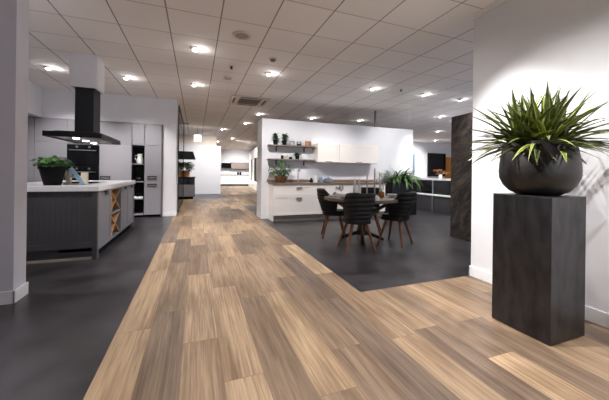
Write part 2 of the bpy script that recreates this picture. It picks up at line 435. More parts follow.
tall_unit(-1.207, -.83, 'narrow tall grey cabinet at the right end with two ring handles', [(ZB, .89, (-1.03, .80)), (.89, ZM, (-1.03, .99)), (ZM, ZT, None)])
# filler side panel
solo('end_panel', box(BM(), -.826, Y0-.02, 0, -.798, Y0+.6, ZT+.01), M['greyedge'], 'narrow taupe end panel closing the grey cabinet wall on its right', 'end panel', bevel=.002)
# oven column
r = thing('oven_cabinet', 'tall grey cabinet holding the two black ovens', 'cabinet', (-2.47, Y0+.3, 0), 0, 'tall grey cabinets along the back wall')
x0, x1 = -2.787, -2.16
b = BM(); box(b, x0, Y0+.02, ZB, x0+.018, Y0+.6, ZT); box(b, x1-.018, Y0+.02, ZB, x1, Y0+.6, ZT); box(b, x0, Y0+.58, ZB, x1, Y0+.6, ZT)
box(b, x0, Y0+.02, ZT-.018, x1, Y0+.6, ZT); box(b, x0+.018, Y0+.02, 1.752, x1-.018, Y0+.58, 1.768); box(b, x0+.018, Y0+.02, .618, x1-.018, Y0+.58, .634)
wpart('body', b, M['grey'], r, r)
wpart('plinth', box(BM(), x0, Y0+.05, 0, x1, Y0+.07, ZB), M['blackmatt'], r, r)
wpart('door', box(BM(), x0, Y0, ZM+.003-.03, x1, Y0+.02, ZT-.003), M['grey'], r, r, .0015)
wpart('drawer', box(BM(), x0, Y0, ZB, x1, Y0+.02, .615), M['grey'], r, r, .0015)
def oven(z0, z1, label):
    r = thing('built_in_oven', label, 'oven', (-2.473, Y0+.25, z0), 0, 'black ovens in the cabinet wall')
    xa, xb = -2.765, -2.182
    wpart('housing', box(BM(), xa, Y0+.022, z0, xb, Y0+.5, z1), M['blackmatt'], r, r)
    wpart('control_panel', box(BM(), xa-.02, Y0-.012, z1-.095, xb+.02, Y0+.02, z1), M['blackgloss'], r, r, .002)
    d = wpart('oven_door', box(BM(), xa-.02, Y0-.012, z0+.003, xb+.02, Y0+.02, z1-.1), M['blackgloss'], r, r, .002)
    wpart('window_glass', box(BM(), xa+.07, Y0-.0135, z0+.05, xb-.07, Y0-.012, z1-.16), M['jet'], d, r)
    h = BM(); tube(h, [(xa+.03, Y0-.045, z1-.125), (xb-.03, Y0-.045, z1-.125)], .011, 10)
    for xx in (xa+.06, xb-.06): tube(h, [(xx, Y0-.045, z1-.125), (xx, Y0-.012, z1-.125)], .008, 8)
    wpart('oven_handle', h, M['steel'], d, r)
    for xx in (xa+.17, xb-.17):
        k = BM(); tube(k, [(xx, Y0-.012, z1-.047), (xx, Y0-.035, z1-.047)], .024, 16); wpart('knob', k, M['steel'], r, r)
oven(1.247, 1.75, 'upper black built-in oven with steel handle bar in the grey wall')
oven(.66, 1.24, 'lower black built-in oven, half hidden behind the island worktop')
# open niche column
r = thing('open_shelf_unit', 'narrow black open niche column between the tall grey cabinets', 'shelf unit', (-1.347, Y0+.2, 0))
x0, x1 = -1.484, -1.21
b = BM(); box(b, x0, Y0+.01, ZB, x0+.012, Y0+.45, ZM); box(b, x1-.012, Y0+.01, ZB, x1, Y0+.45, ZM); box(b, x0, Y0+.43, ZB, x1, Y0+.45, ZM); box(b, x0, Y0+.01, ZM-.02, x1, Y0+.45, ZM-.004)
wpart('body', b, M['black'], r, r)
for z in (1.34, .895, .473, ZB+.02):
    wpart('shelf', box(BM(), x0+.012, Y0+.002, z-.022, x1-.012, Y0+.43, z), M['grey'], r, r)
wpart('door', box(BM(), x0+.003, Y0, ZM, x1-.003, Y0+.02, ZT-.003), M['grey'], r, r, .0015)
wpart('plinth', box(BM(), x0, Y0+.05, 0, x1, Y0+.07, ZB), M['blackmatt'], r, r)
# things in the niches
r = thing('jug', 'white ceramic jug in the top black niche of the grey cabinet wall', 'jug', (-1.33, Y0+.14, 1.34))
b = BM(); lathe(b, [(.05, 0), (.068, .02), (.075, .08), (.055, .16), (.045, .2), (.055, .245), (.05, .24), (.04, .2), (.03, .19)], seg=24); part('body', b, M['white'], r)
part('handle', tube(BM(), [(-.05, 0, .21), (-.10, 0, .2), (-.115, 0, .14), (-.07, 0, .08)], .009, 8), M['white'], r)
r = thing('sugar_pot', 'small dark pot with a silver lid in the second black niche', 'pot', (-1.35, Y0+.14, .895))
part('body', lathe(BM(), [(.05, 0), (.07, .03), (.06, .07)], seg=20), M['blackmatt'], r); part('lid', lathe(BM(), [(.062, .07), (.05, .088), (.01, .1)], seg=20), M['steel'], r)
solo('book', box(BM(), -.10, -.08, 0, .10, .08, .045), M['white'], 'white book lying flat in the third black niche', 'book', (-1.348, Y0+.12, .473), bevel=.003)
solo('bowl', lathe(BM(), [(.03, 0), (.06, .02), (.078, .06), (.07, .06), (.05, .025), (.01, .015)], seg=24), M['blackmatt'], 'dark bowl standing on the white book in the niche', 'bowl', (-1.35, Y0+.12, .518))

# ------------------------------------------------------------------ island
isl = thing('kitchen_island', 'dark grey kitchen island with pale worktop and wooden wine racks', 'kitchen island', (-1.85, 5.7, 0))
IX, IY0, IY1, IXL = -1.20, 4.50, 6.90, -2.50
wpart('worktop', box(BM(), IXL-.02, IY0-.012, .89, IX+.018, IY1+.03, .957), M['top'], isl, isl, .003)
b = BM()
box(b, IXL, IY0+.05, .15, IX-.42, IY1, .889)                                   # core carcass
box(b, IX-.42, IY0+.05, .105, IX-.022, 5.17, .889); box(b, IX-.42, 5.80, .105, IX-.022, IY1-.03, .889)
wpart('carcass', b, M['anth'], isl, isl)
# grooved near panel
b = BM(); n = 22; xw = (IX-.055-(IXL))/n
for i in range(n): box(b, IXL+i*xw+.001, IY0+.022, .22, IXL+(i+1)*xw-.001, IY0+.031, .888)
box(b, IXL, IY0+.028, .15, IX-.055, IY0+.05, .889); box(b, IXL, IY0+.012, .155, IX-.055, IY0+.03, .225)
wpart('back_panel', b, M['anth'], isl, isl)
wpart('corner_post', box(BM(), IX-.055, IY0, 0, IX, IY0+.05, .889), M['anth'], isl, isl, .002)
b = BM(); box(b, IXL, IY0+.05, .03, IX-.055, IY0+.09, .15); wpart('plinth', b, M['anth'], isl, isl)
wpart('plinth_strip', box(BM(), IXL, IY0+.03, .0, IX-.055, IY0+.075, .028), M['kick'], isl, isl)
wpart('toe_kick', box(BM(), IX-.07, IY0+.09, 0, IX-.05, IY1-.03, .105), M['blackmatt'], isl, isl)
wpart('side_post', box(BM(), IX-.022, IY0+.051, 0, IX, IY0+.075, .889), M['islgrey'], isl, isl, .002)
def isl_handle(y, z=.842):
    b = BM(); box(b, IX-.002, y-.06, z+.022, IX+.022, y+.06, z+.032); box(b, IX+.016, y-.06, z-.02, IX+.022, y+.06, z+.03)
    return b
for ya, yb in ((4.578, 5.165), (5.80, 6.345), (6.35, 6.86)):
    b = BM(); box(b, IX-.02, ya+.002, .108, IX-.004, yb-.002, .886)
    for (p, q, z0, z1) in ((ya+.002, ya+.06, .108, .886), (yb-.06, yb-.002, .108, .886), (ya+.06, yb-.06, .83, .886), (ya+.06, yb-.06, .108, .17)):
        box(b, IX-.004, p, z0, IX, q, z1)
    d = wpart('door', b, M['islgrey'], isl, isl, .001)
    wpart('door_handle', isl_handle((ya+yb)/2), M['black'], d, isl)
wpart('end_panel', box(BM(), IX-.6, IY1-.028, 0, IX+.004, IY1, .889), M['islgrey'], isl, isl, .002)
# wine rack: oak lined cells with crossed boards
RY0, RY1 = 5.17, 5.80
b = BM()
box(b, IX-.40, RY0, .105, IX, RY0+.02, .888); box(b, IX-.40, RY1-.02, .105, IX, RY1, .888); box(b, IX-.40, RY0, .105, IX-.38, RY1, .888)
box(b, IX-.38, RY0+.02, .485, IX-.004, RY1-.02, .515); box(b, IX-.38, RY0+.02, .105, IX-.004, RY1-.02, .125); box(b, IX-.38, RY0+.02, .862, IX-.004, RY1-.02, .888)
wpart('rack_frame', b, M['islgrey'], isl, isl)
for z0, z1, nm in ((.516, .861, 'upper'), (.126, .484, 'lower')):
    b = BM(); t_ = .012
    ya, yb = RY0+.021, RY1-.021
    for (yy0, yy1) in ((ya, yb), (yb, ya)):
        dy = yy1-yy0; dz = z1-z0; L_ = math.hypot(dy, dz); ny, nz = -dz/L_*t_, dy/L_*t_
        sgn = 1 if dy > 0 else -1
        poly = [(yy0, z0), (yy0+sgn*t_*1.2, z0), (yy1, z1-t_), (yy1, z1), (yy1-sgn*t_*1.2, z1), (yy0, z0+t_)]
        prism(b, poly, 'x', IX-.34, IX-.012)
    box(b, IX-.35, ya, z0, IX-.34, yb, z1)
    wpart('cross_rack', b, M['oak'], isl, isl)
wpart('rack_side', box(BM(), IX-.02, RY0-.002, .516, IX+.002, RY0+.035, .87), M['oak'], isl, isl)
# potted plant on island
r = thing('potted_plant', 'leafy green plant in a tapered black pot on the island', 'potted plant', (-1.80, 4.84, .957))
b = BM(); lathe(b, [(.092, 0), (.142, .215), (.152, .215), (.152, .25), (.138, .25), (.128, .21), (.02, .205)], seg=40); part('pot', b, M['blackmatt'], r)
part('soil', lathe(BM(), [(.01, .206), (.127, .214), (.01, .222)], seg=24, cap=False), M['soil'], r)
b, lay = foliage(); st = BM()
for i in range(150):
    a = random.uniform(0, 2*PI); rr = .21*math.sqrt(random.random()); h = random.uniform(.02, .17)*(1-.4*rr/.21)
    tip = Vector((rr*math.cos(a), rr*math.sin(a), .25+h))
    if i % 3 == 0: tube(st, [(tip.x*.3, tip.y*.3, .215), (tip.x*.8, tip.y*.8, .25+h*.7), tuple(tip)], .0025, 5)
    d = Vector((math.cos(a)*.9+random.uniform(-.5, .5), math.sin(a)*.9+random.uniform(-.5, .5), random.uniform(.0, .6)))
    leaf(b, lay, tip-d.normalized()*.03, d, random.uniform(.05, .085), random.uniform(.045, .07), 1.2, .12, random.uniform(0, .75), 5, 'oval', .05)
part('foliage', b, M['leafy'], r); part('stems', st, M['stem'], r)
# cookbook stand
r = thing('cookbook_stand', 'cream wooden cookbook stand on the island beside the potted plant', 'book stand', (-1.60, 5.02, .957), -.25)
b = BM(); box(b, -.13, -.01, 0, -.07, .03, .19); box(b, .07, -.01, 0, .15, .03, .17); box(b, -.13, -.012, .09, .15, -.002, .125); box(b, -.13, -.05, 0, .15, .05, .015)
part('frame', b, M['offwhite'], r, .003)
r = thing('cookbook', 'pale blue cookbook leaning sideways against the cream stand', 'book', (-1.52, 4.90, .958), -.3)
b = BM(); prism(b, [(.06, 0), (.115, 0), (-.07, .245), (-.125, .215)], 'y', -.05, -.03); part('cover', b, M['blue'], r)
b = BM(); prism(b, [(.062, .004), (.098, .004), (-.08, .235), (-.116, .212)], 'y', -.03, -.012); part('pages', b, M['white'], r)
# cooktop
solo('cooktop', box(BM(), -.28, -.36, 0, .28, .36, .006), M['blackgloss'], 'flat black glass cooktop set in the island worktop below the hood', 'cooktop', (-1.78, 5.75, .957), bevel=.002)

# ------------------------------------------------------------------ hood
hd = thing('extractor_hood', 'black island extractor hood hanging over the kitchen island', 'extractor hood', (-1.70, 5.82, 1.65))
b = BM(); box(b, -2.07, 5.22, 1.665, -1.35, 6.42, 1.725)
prism(b, [(-2.07, 1.725), (-1.35, 1.725), (-1.47, 1.745), (-1.93, 1.745)], 'y', 5.3, 6.3)
wpart('canopy', b, M['black'], hd, hd, .003)
b = BM(); box(b, -2.07, 5.22, 1.65, -2.055, 6.42, 1.665); box(b, -1.365, 5.22, 1.65, -1.35, 6.42, 1.665); box(b, -2.055, 5.22, 1.65, -1.365, 5.235, 1.665); box(b, -2.055, 6.405, 1.65, -1.365, 6.42, 1.665)
wpart('rim', b, M['black'], hd, hd)
wpart('filter_panel', box(BM(), -1.97, 5.34, 1.657, -1.46, 6.30, 1.6645), M['steel'], hd, hd)
for y in (5.50, 5.92, 6.34):
    wpart('hood_lamp', lathe(BM(), [(.042, 1.6505), (.042, 1.656)], -1.755, y, 20), M['hoodlens'], hd, hd)
wpart('chimney', box(BM(), -1.81, 5.60, 1.745, -1.56, 5.95, 2.52), M['black'], hd, hd, .002)
solo('ceiling_box', box(BM(), -1.87, 5.56, 2.48, -1.515, 5.60, CE-.001), M['wall'], 'pale boxed duct casing between ceiling and black hood chimney', 'duct casing')
o = bpy.data.objects['ceiling_box']
bm = bmesh.new(); box(bm, -1.87, 5.56, 2.48, -1.515, 5.585, CE-.001); box(bm, -1.87, 5.965, 2.48, -1.515, 5.99, CE-.001); box(bm, -1.87, 5.585, 2.48, -1.845, 5.965, CE-.001); box(bm, -1.54, 5.585, 2.48, -1.515, 5.965, CE-.001)
bmesh.ops.recalc_face_normals(bm, faces=bm.faces); bm.to_mesh(o.data); bm.free()

# ------------------------------------------------------------------ white kitchen
YB = 6.69; YW = 7.149
def shaker(bm, x0, x1, z0, z1, y, fr=.07):
    box(bm, x0, y+.006, z0, x1, y+.02, z1)
    box(bm, x0, y, z0, x0+fr, y+.007, z1); box(bm, x1-fr, y, z0, x1, y+.007, z1)
    box(bm, x0+fr, y, z1-fr, x1-fr, y+.007, z1); box(bm, x0+fr, y, z0, x1-fr, y+.007, z0+fr)
    return bm
def cup(x, z, y, w=.14):
    b = BM(); box(b, x-w/2, y-.028, z-.002, x+w/2, y, z+.012); box(b, x-w/2, y-.028, z-.035, x+w/2, y-.022, z); box(b, x-w/2, y-.028, z-.035, x-w/2+.008, y, z); box(b, x+w/2-.008, y-.028, z-.035, x+w/2, y, z)
    return b
def base_unit(x0, x1, label, n=2):
    r = thing('base_cabinet', label, 'cabinet', ((x0+x1)/2, YB+.25, 0), 0, 'cream base cabinets of the white kitchen')
    wpart('body', box(BM(), x0+.001, YB+.022, .131, x1-.001, YW, .868), M['cream'], r, r)
    wpart('plinth', box(BM(), x0+.02, YB+.06, 0, x1, YB+.08, .130), M['kick'], r, r)
    zs = [.135, .603, .866] if n == 2 else [.135, .866]
    zs = [.135, .603, .866]
    for z0, z1 in zip(zs, zs[1:]):
        d = wpart('drawer', shaker(BM(), x0+.003, x1-.003, z0+.002, z1-.002, YB, .05), M['cream'], r, r, .001)
        wpart('drawer_handle', cup((x0+x1)/2+.03, z1-.055, YB), M['pewter'], d, r)
    return r
base_unit(1.73, 2.93, 'cream drawer cabinet at the left end of the white kitchen')
base_unit(2.93, 3.86, 'cream drawer cabinet behind the black chair with its back to the left')
base_unit(3.86, 4.86, 'cream drawer cabinet at the right end, behind the table bottles')
solo('side_panel', box(BM(), 1.706, YB, 0, 1.729, YW, .868), M['cream'], 'cream panel closing the left side of the white kitchen base', 'side panel', bevel=.001)
solo('kitchen_worktop', box(BM(), 1.695, YB-.02, .870, 4.88, YW, .911), M['walnut'], 'brown wooden worktop running along the white kitchen', 'worktop', bevel=.002)
solo('upstand', box(BM(), 1.66, YW-.02, .9115, 4.88, YW, .985), M['walnut'], 'low brown upstand along the wall above the worktop', 'upstand')
UY = 6.80
def wall_unit(x0, x1, label):
    r = thing('wall_cabinet', label, 'cabinet', ((x0+x1)/2, UY+.17, 1.438), 0, 'cream wall cabinets')
    wpart('body', box(BM(), x0+.001, UY+.022, 1.438, x1-.001, YW, 1.92), M['cream'], r, r)
    d = wpart('door', shaker(BM(), x0+.002, x1-.002, 1.44, 1.918, UY, .06), M['cream'], r, r, .001)
    wpart('door_handle', box(BM(), (x0+x1)/2-.085, UY-.014, 1.425, (x0+x1)/2+.085, UY-.0005, 1.468), M['pewter'], d, r, .002)
wall_unit(2.893, 3.498, 'narrow cream wall cabinet next to the shelves')
wall_unit(3.50, 4.685, 'wide cream wall cabinet right of the narrow one')
def wall_shelf(z, label):
    r = thing('wall_shelf', label, 'shelf', (2.27, 7.05, z-.03), 0, 'grey brown wall shelves')
    wpart('board', box(BM(), 1.66, 6.93, z-.03, 2.888, YW, z), M['shelf'], r, r, .002)
    for x in (1.89, 2.64):
        b = BM(); box(b, x-.015, YW-.012, z-.15, x+.015, YW, z-.031); box(b, x-.015, 6.98, z-.045, x+.015, YW-.012, z-.031)
        wpart('bracket', b, M['black'], r, r)
wall_shelf(1.845, 'upper brown wall shelf carrying two plants and three jars')
wall_shelf(1.50, 'lower brown wall shelf carrying mugs and one small plant')
def shelf_plant(x, y, z, label, w=.1, ph=.11, fh=.2, spread=.09, mat='herb', seedv=1, up=1.2):
    random.seed(seedv)
    r = thing('potted_plant', label, 'potted plant', (x, y, z))
    part('pot', lathe(BM(), [(w*.42, 0), (w*.5, ph), (w*.44, ph), (w*.4, ph-.015), (.005, ph-.02)], seg=24), M['blackmatt'], r)
    b, lay = foliage()
    for i in range(70):
        a = random.uniform(0, 2*PI); q = random.random()
        base = Vector((math.cos(a)*spread*.35*q, math.sin(a)*spread*.35*q, ph-.015+fh*random.random()*.75))
        d = Vector((math.cos(a), math.sin(a), random.uniform(.1, up)))
        leaf(b, lay, base, d, random.uniform(.5, 1)*spread, spread*.35, .7, .15, random.uniform(0, .8), 4, 'oval', .05)
    for i in range(8):
        a = i*.8; tube(b, [(0, 0, ph-.02), (math.cos(a)*spread*.3, math.sin(a)*spread*.3, ph+fh*.8)], .003, 5)
    part('foliage', b, M[mat], r)
    return r
shelf_plant(1.84, 7.03, 1.845, 'left of the two black potted plants on the upper shelf', .115, .12, .18, .10, seedv=3, up=2.4)
shelf_plant(2.07, 7.03, 1.845, 'taller potted plant in a black pot next to the jars on the upper shelf', .115, .12, .2, .11, seedv=4, up=2.4)
shelf_plant(2.42, 7.03, 1.50, 'small bushy plant in a black pot on the lower shelf', .11, .11, .06, .10, 'leafy', seedv=5)
def jar(x, w, h, fill, fh, label):
    r = thing('storage_jar', label, 'jar', (x, 7.03, 1.845), 0, 'storage jars on the upper shelf')
    part('glass_body', lathe(BM(), [(w*.45, .001), (w*.5, .01), (w*.5, h*.85), (w*.42, h), (w*.42, h+.008)], seg=24), M['glass'], r)
    if fill: part('contents', lathe(BM(), [(w*.4, .006), (w*.45, .014), (w*.45, fh), (.005, fh+.003)], seg=20), M[fill], r)
    part('wire_handle', tube(BM(), [(w*.52*math.cos(a), 0, h+.0+h*.55*math.sin(a)) for a in [PI*i/10 for i in range(11)]], .004, 6), M['candlegrey'], r)
    part('collar', lathe(BM(), [(w*.46, h-.004), (w*.47, h+.006)], seg=20), M['candlegrey'], r)
jar(2.27, .13, .11, 'white', .045, 'glass jar with white contents on the upper shelf')
jar(2.46, .12, .11, 'blackmatt', .045, 'glass jar with black contents on the upper shelf')
jar(2.71, .16, .13, 'amber', .12, 'largest storage jar, filled with amber contents, beside the wall cabinet')
def mug(x, y, z, mat, label, h=.09, w=.07, group=None):
    r = thing('mug', label, 'mug', (x, y, z), 0, group)
    part('cup', lathe(BM(), [(w*.4, 0), (w*.5, .01), (w*.5, h), (w*.43, h), (w*.4, .015), (.003, .012)], seg=20), M[mat], r)
    part('handle', tube(BM(), [(w*.45, 0, h*.8), (w*.85, 0, h*.75), (w*.85, 0, h*.3), (w*.45, 0, h*.2)], .005, 6), M[mat], r)
mug(2.02, 7.03, 1.50, 'blackmatt', 'black mug at the left of the lower shelf')
mug(2.13, 7.03, 1.50, 'offwhite', 'cream mug between two black mugs on the lower shelf')
mug(2.24, 7.03, 1.50, 'blackmatt', 'low black mug beside the small bushy plant', .055, .08)
# big plant on worktop
r = thing('potted_plant', 'large leafy plant in a bronze pot at the left end of the worktop', 'potted plant', (1.97, 6.92, .911))
part('pot', lathe(BM(), [(.10, 0), (.14, .05), (.165, .14), (.175, .17), (.16, .17), (.15, .13), (.01, .125)], seg=32), M['bronze'], r)
part('soil', lathe(BM(), [(.01, .128), (.15, .135), (.01, .14)], seg=20, cap=False), M['soil'], r)
random.seed(11); b, lay = foliage(); st = BM()
for i in range(46):
    a = random.uniform(0, 2*PI); rr = random.uniform(.05, .26); h = random.uniform(.1, .42)*(1-.5*rr/.3)
    tip = Vector((rr*math.cos(a), min(.13, rr*math.sin(a)), .15+h))
    if tip.x > 0: tip.x *= .9
    tube(st, [(tip.x*.2, tip.y*.2, .13), (tip.x*.7, tip.y*.7, .14+h*.7), tuple(tip)], .004, 5)
    tip.y = min(tip.y, .06); d = Vector((math.cos(a), min(.0, math.sin(a)), random.uniform(-.2, .7)))
    leaf(b, lay, tip, d, random.uniform(.09, .15), random.uniform(.05, .08), 1.5, .15, random.uniform(0, .8), 5, 'oval', .05)
part('foliage', b, M['leafy'], r); part('stems', st, M['stem'], r)
# tap
r = thing('kitchen_tap', 'slim chrome kitchen tap rising from the brown worktop', 'tap', (2.43, 6.98, .911))
part('spout', tube(BM(), [(0, 0, 0), (0, 0, .27), (0, -.02, .31), (0, -.07, .33), (0, -.13, .31), (0, -.14, .27)], .012, 10), M['steel'], r)
part('base', lathe(BM(), [(.025, 0), (.025, .03), (.016, .05)], seg=16), M['steel'], r)
part('lever', tube(BM(), [(.015, 0, .06), (.07, 0, .09)], .006, 8), M['steel'], r)
solo('sink', box(BM(), -.22, -.14, 0, .22, .14, .004), M['steel'], 'steel sink rim in the brown worktop below the tap', 'sink', (2.50, 6.86, .911), bevel=.002)
# worktop items
solo('pepper_mill', lathe(BM(), [(.035, 0), (.05, .03), (.045, .07), (.02, .09), (.03, .11), (.005, .125)], seg=20), M['blackmatt'], 'small black pot on the worktop left of the white canister', 'pot', (2.78, 6.95, .911))
solo('canister', lathe(BM(), [(.055, 0), (.06, .01), (.06, .17), (.05, .18), (.005, .182)], seg=24), M['white'], 'white canister on the brown worktop', 'canister', (2.89, 6.95, .911))
r = thing('blue_jug', 'small pale blue jug on the brown worktop', 'jug', (3.035, 6.94, .911))
part('body', lathe(BM(), [(.04, 0), (.055, .03), (.05, .1), (.042, .14), (.035, .14), (.03, .03)], seg=20), M['bluegrey'], r)
part('handle', tube(BM(), [(-.045, 0, .12), (-.085, 0, .1), (-.08, 0, .05), (-.045, 0, .035)], .006, 6), M['bluegrey'], r)
r = thing('casserole', 'blue grey casserole with a wooden knob on the brown worktop', 'pot', (3.25, 6.93, .911))
part('body', lathe(BM(), [(.09, 0), (.115, .02), (.115, .09), (.105, .09), (.1, .03)], seg=28), M['bluegrey'], r)
part('lid', lathe(BM(), [(.118, .09), (.1, .105), (.03, .12), (.005, .12)], seg=28), M['bluegrey'], r)
part('knob', lathe(BM(), [(.012, .12), (.022, .14), (.005, .155)], seg=14), M['oak'], r)
for sx in (-1, 1): part('handle', box(BM(), sx*.115, -.025, .055, sx*.145, .025, .07), M['bluegrey'], r, .003)

# ------------------------------------------------------------------ table and chairs
TX, TY, TR, TH = 2.74, 4.42, .67, .755
tb = thing('dining_table', 'round taupe dining table with four black chairs around it', 'table', (TX, TY, 0))
part('tabletop', lathe(BM(), [(TR-.16, TH-.075), (TR-.01, TH-.05), (TR, TH-.045), (TR, TH-.004), (TR-.004, TH)], seg=64), M['ttop'], tb)
part('column', lathe(BM(), [(.09, .10), (.055, .22), (.055, .62), (.12, TH-.076)], seg=24), M['tleg'], tb)
for k in range(4):
    a = PI/4+k*PI/2+.25; b = BM()
    tube(b, [(.05*math.cos(a), .05*math.sin(a), .14), (.2*math.cos(a), .2*math.sin(a), .09), (.36*math.cos(a), .36*math.sin(a), .026)], [.035, .03, .026], 10)
    part('foot', b, M['tleg'], tb)
for k in range(4):
    a = PI/4+k*PI/2+.25; b = BM()
    tube(b, [(.06*math.cos(a), .06*math.sin(a), .34), (.25*math.cos(a), .25*math.sin(a), .54), (.47*math.cos(a), .47*math.sin(a), TH-.08)], [.025, .03, .034], 10)
    part('brace', b, M['ttop'], tb)

def make_chair(label, loc, rz):
    r = thing('dining_chair', label, 'chair', loc, rz, 'black quilted chairs around the round table')
    # wrap-around shell, open to +Y
    b = BM(); NU, NV = 40, 44; rows = []
    for j in range(NV+1):
        row = []
        for i in range(NU+1):
            u = i/NU*2-1; au = abs(u)
            hi = .868-.008*au*au-.21*max(0, (au-.70)/.30)**1.1
            lo = .405+.03*au
            v = j/NV; z = lo+(hi-lo)*v
            zz = (z-.405)/.46
            w = .158+.066*min(1, max(0, zz)*1.1+.05)**.8; dpt = .115+.12*min(1, zz*1.4+.1)**.6
            a = u*1.78
            # superellipse-like U
            x = w*math.copysign(abs(math.sin(a))**.62, a); y = -dpt*math.copysign(abs(math.cos(a))**.62, math.cos(a))
            y = y-.02-.055*max(0, zz-.3)*(1-au**2)
            g = ((z-.40)/.068) % 1.0
            gd = max(0, 1-min(g, 1-g)/.20)
            gu = ((u+1)*9) % 1.0
            k = 1-(.075*gd)-.012*max(0, 1-min(gu, 1-gu)/.2)
            row.append(b.verts.new((x*k, -.02+(y+.02)*k, z)))
        rows.append(row)
    for j in range(NV):
        for i in range(NU):
            b.faces.new((rows[j][i], rows[j][i+1], rows[j+1][i+1], rows[j+1][i])).smooth = True
    o = part('backrest', b, M['chair'], r)
    for md in list(o.modifiers): o.modifiers.remove(md)
    sm = o.modifiers.new('solid', 'SOLIDIFY'); sm.thickness = .028; sm.offset = 0
    # seat: rounded pad on a shallow pan
    def pad(z0, z1, s, rd):
        b = BM(); out = []
        for (zz, q) in ((z0, s-.02), (z0+rd, s), (z1-rd, s), (z1, s-.03)):
            ring = []
            for i in range(36):
                a = 2*PI*i/36; ca, sa = math.cos(a), math.sin(a)
                ring.append(b.verts.new((.215*q*math.copysign(abs(ca)**.6, ca), .02+.225*q*math.copysign(abs(sa)**.6, sa), zz)))
            out.append(ring)
        for p, q in zip(out, out[1:]):
            for i in range(36): b.faces.new((p[i], p[(i+1) % 36], q[(i+1) % 36], q[i])).smooth = True
        b.faces.new(out[0][::-1]); b.faces.new(out[-1]); return b
    part('seat', pad(.405, .445, .93, .015), M['chair'], r)
    part('seat_cushion', pad(.446, .49, .86, .014), M['chair'], r)
    for sx in (-1, 1):
        for sy in (-1, 1):
            part('leg', tube(BM(), [(sx*.105, .01+sy*.11, .412), (sx*.225, .01+sy*.205, 0)], [.026, .014], 12), M['cleg'], r)
    return r
ch = make_chair('black quilted chair nearest the camera, its back turned to the wood floor', (2.345, 3.945, 0), -.16)
dup(ch, (2.37, 4.83, 0), -1.95, 'black quilted chair on the left of the table, facing right')
dup(ch, (3.14, 4.02, 0), .53, 'black quilted chair on the right of the table, near the stone slab')
dup(ch, (3.24, 4.98, 0), 2.5, 'black quilted chair on the far side of the table, before the kitchen')

def on_table(px): return px
def candlestick(x, y, h, label, ch_=.16):
    r = thing('candlestick', label, 'candlestick', (x, y, TH), 0, 'tall candlesticks on the table')
    part('holder', lathe(BM(), [(.045, 0), (.045, .008), (.014, .02), (.012, h-.03), (.024, h-.01), (.024, h)], seg=18), M['candlegrey'], r)
    part('candle', lathe(BM(), [(.014, h), (.014, h+ch_), (.003, h+ch_+.004)], seg=12), M['candle'], r)
candlestick(2.89, 4.52, .30, 'left candlestick with a white candle, behind the table bottles', .20)
candlestick(2.89, 4.28, .27, 'candlestick nearest the camera, tallest seen on the table', .22)
candlestick(3.12, 4.46, .27, 'rightmost candlestick, beside the fern', .17)
def bottle(x, y, label):
    r = thing('bottle', label, 'bottle', (x, y, TH), 0, 'white bottles on the table')
    part('body', lathe(BM(), [(.03, 0), (.034, .01), (.034, .15), (.014, .21), (.012, .27), (.016, .275), (.014, .285)], seg=20), M['white'], r)
    part('stopper', lathe(BM(), [(.011, .285), (.013, .305), (.004, .312)], seg=12), M['candlegrey'], r)
bottle(2.64, 4.52, 'left of the two white bottles on the round table'); bottle(2.80, 4.64, 'right of the two white bottles on the round table')
def wineglass(x, y, label):
    r = thing('wine_glass', label, 'glass', (x, y, TH), 0, 'wine glasses on the table')
    part('stem', lathe(BM(), [(.034, 0), (.03, .004), (.004, .012), (.004, .09)], seg=18), M['glass'], r)
    part('bowl', lathe(BM(), [(.004, .09), (.03, .11), (.04, .15), (.032, .20), (.030, .20)], seg=22, cap=False), M['glass'], r)
wineglass(2.42, 4.62, 'wine glass on the left side of the table'); wineglass(3.20, 4.52, 'wine glass on the right side of the table behind the copper mug')
solo('napkin', box(BM(), -.06, -.05, 0, .06, .05, .03), M['napkin'], 'folded grey napkin at the left place setting', 'napkin', (2.22, 4.55, TH), .3, bevel=.01)
mug(2.33, 4.68, TH, 'white', 'white cup at the left edge of the round table', .07, .07)
solo('copper_vase', lathe(BM(), [(.03, 0), (.05, .02), (.052, .07), (.04, .1), (.035, .1), (.04, .06)], seg=22), M['copper'], 'small hammered copper vase on the right half of the table', 'vase', (2.99, 4.22, TH))
solo('salad_bowl', lathe(BM(), [(.04, 0), (.075, .03), (.085, .06), (.078, .06), (.06, .02), (.005, .012)], seg=26), M['white'], 'white bowl at the right edge of the round table', 'bowl', (3.16, 4.17, TH))
solo('dinner_plate', lathe(BM(), [(.08, 0), (.14, .018), (.135, .022), (.08, .008), (.005, .007)], seg=36), M['teal'], 'dark teal plate on the table above the nearest chair', 'plate', (2.35, 4.24, TH))
solo('serving_bowl', lathe(BM(), [(.05, 0), (.09, .03), (.10, .07), (.092, .07), (.07, .02), (.005, .014)], seg=28), M['teal'], 'dark teal bowl in the middle of the table near the bottles', 'bowl', (2.55, 4.38, TH))

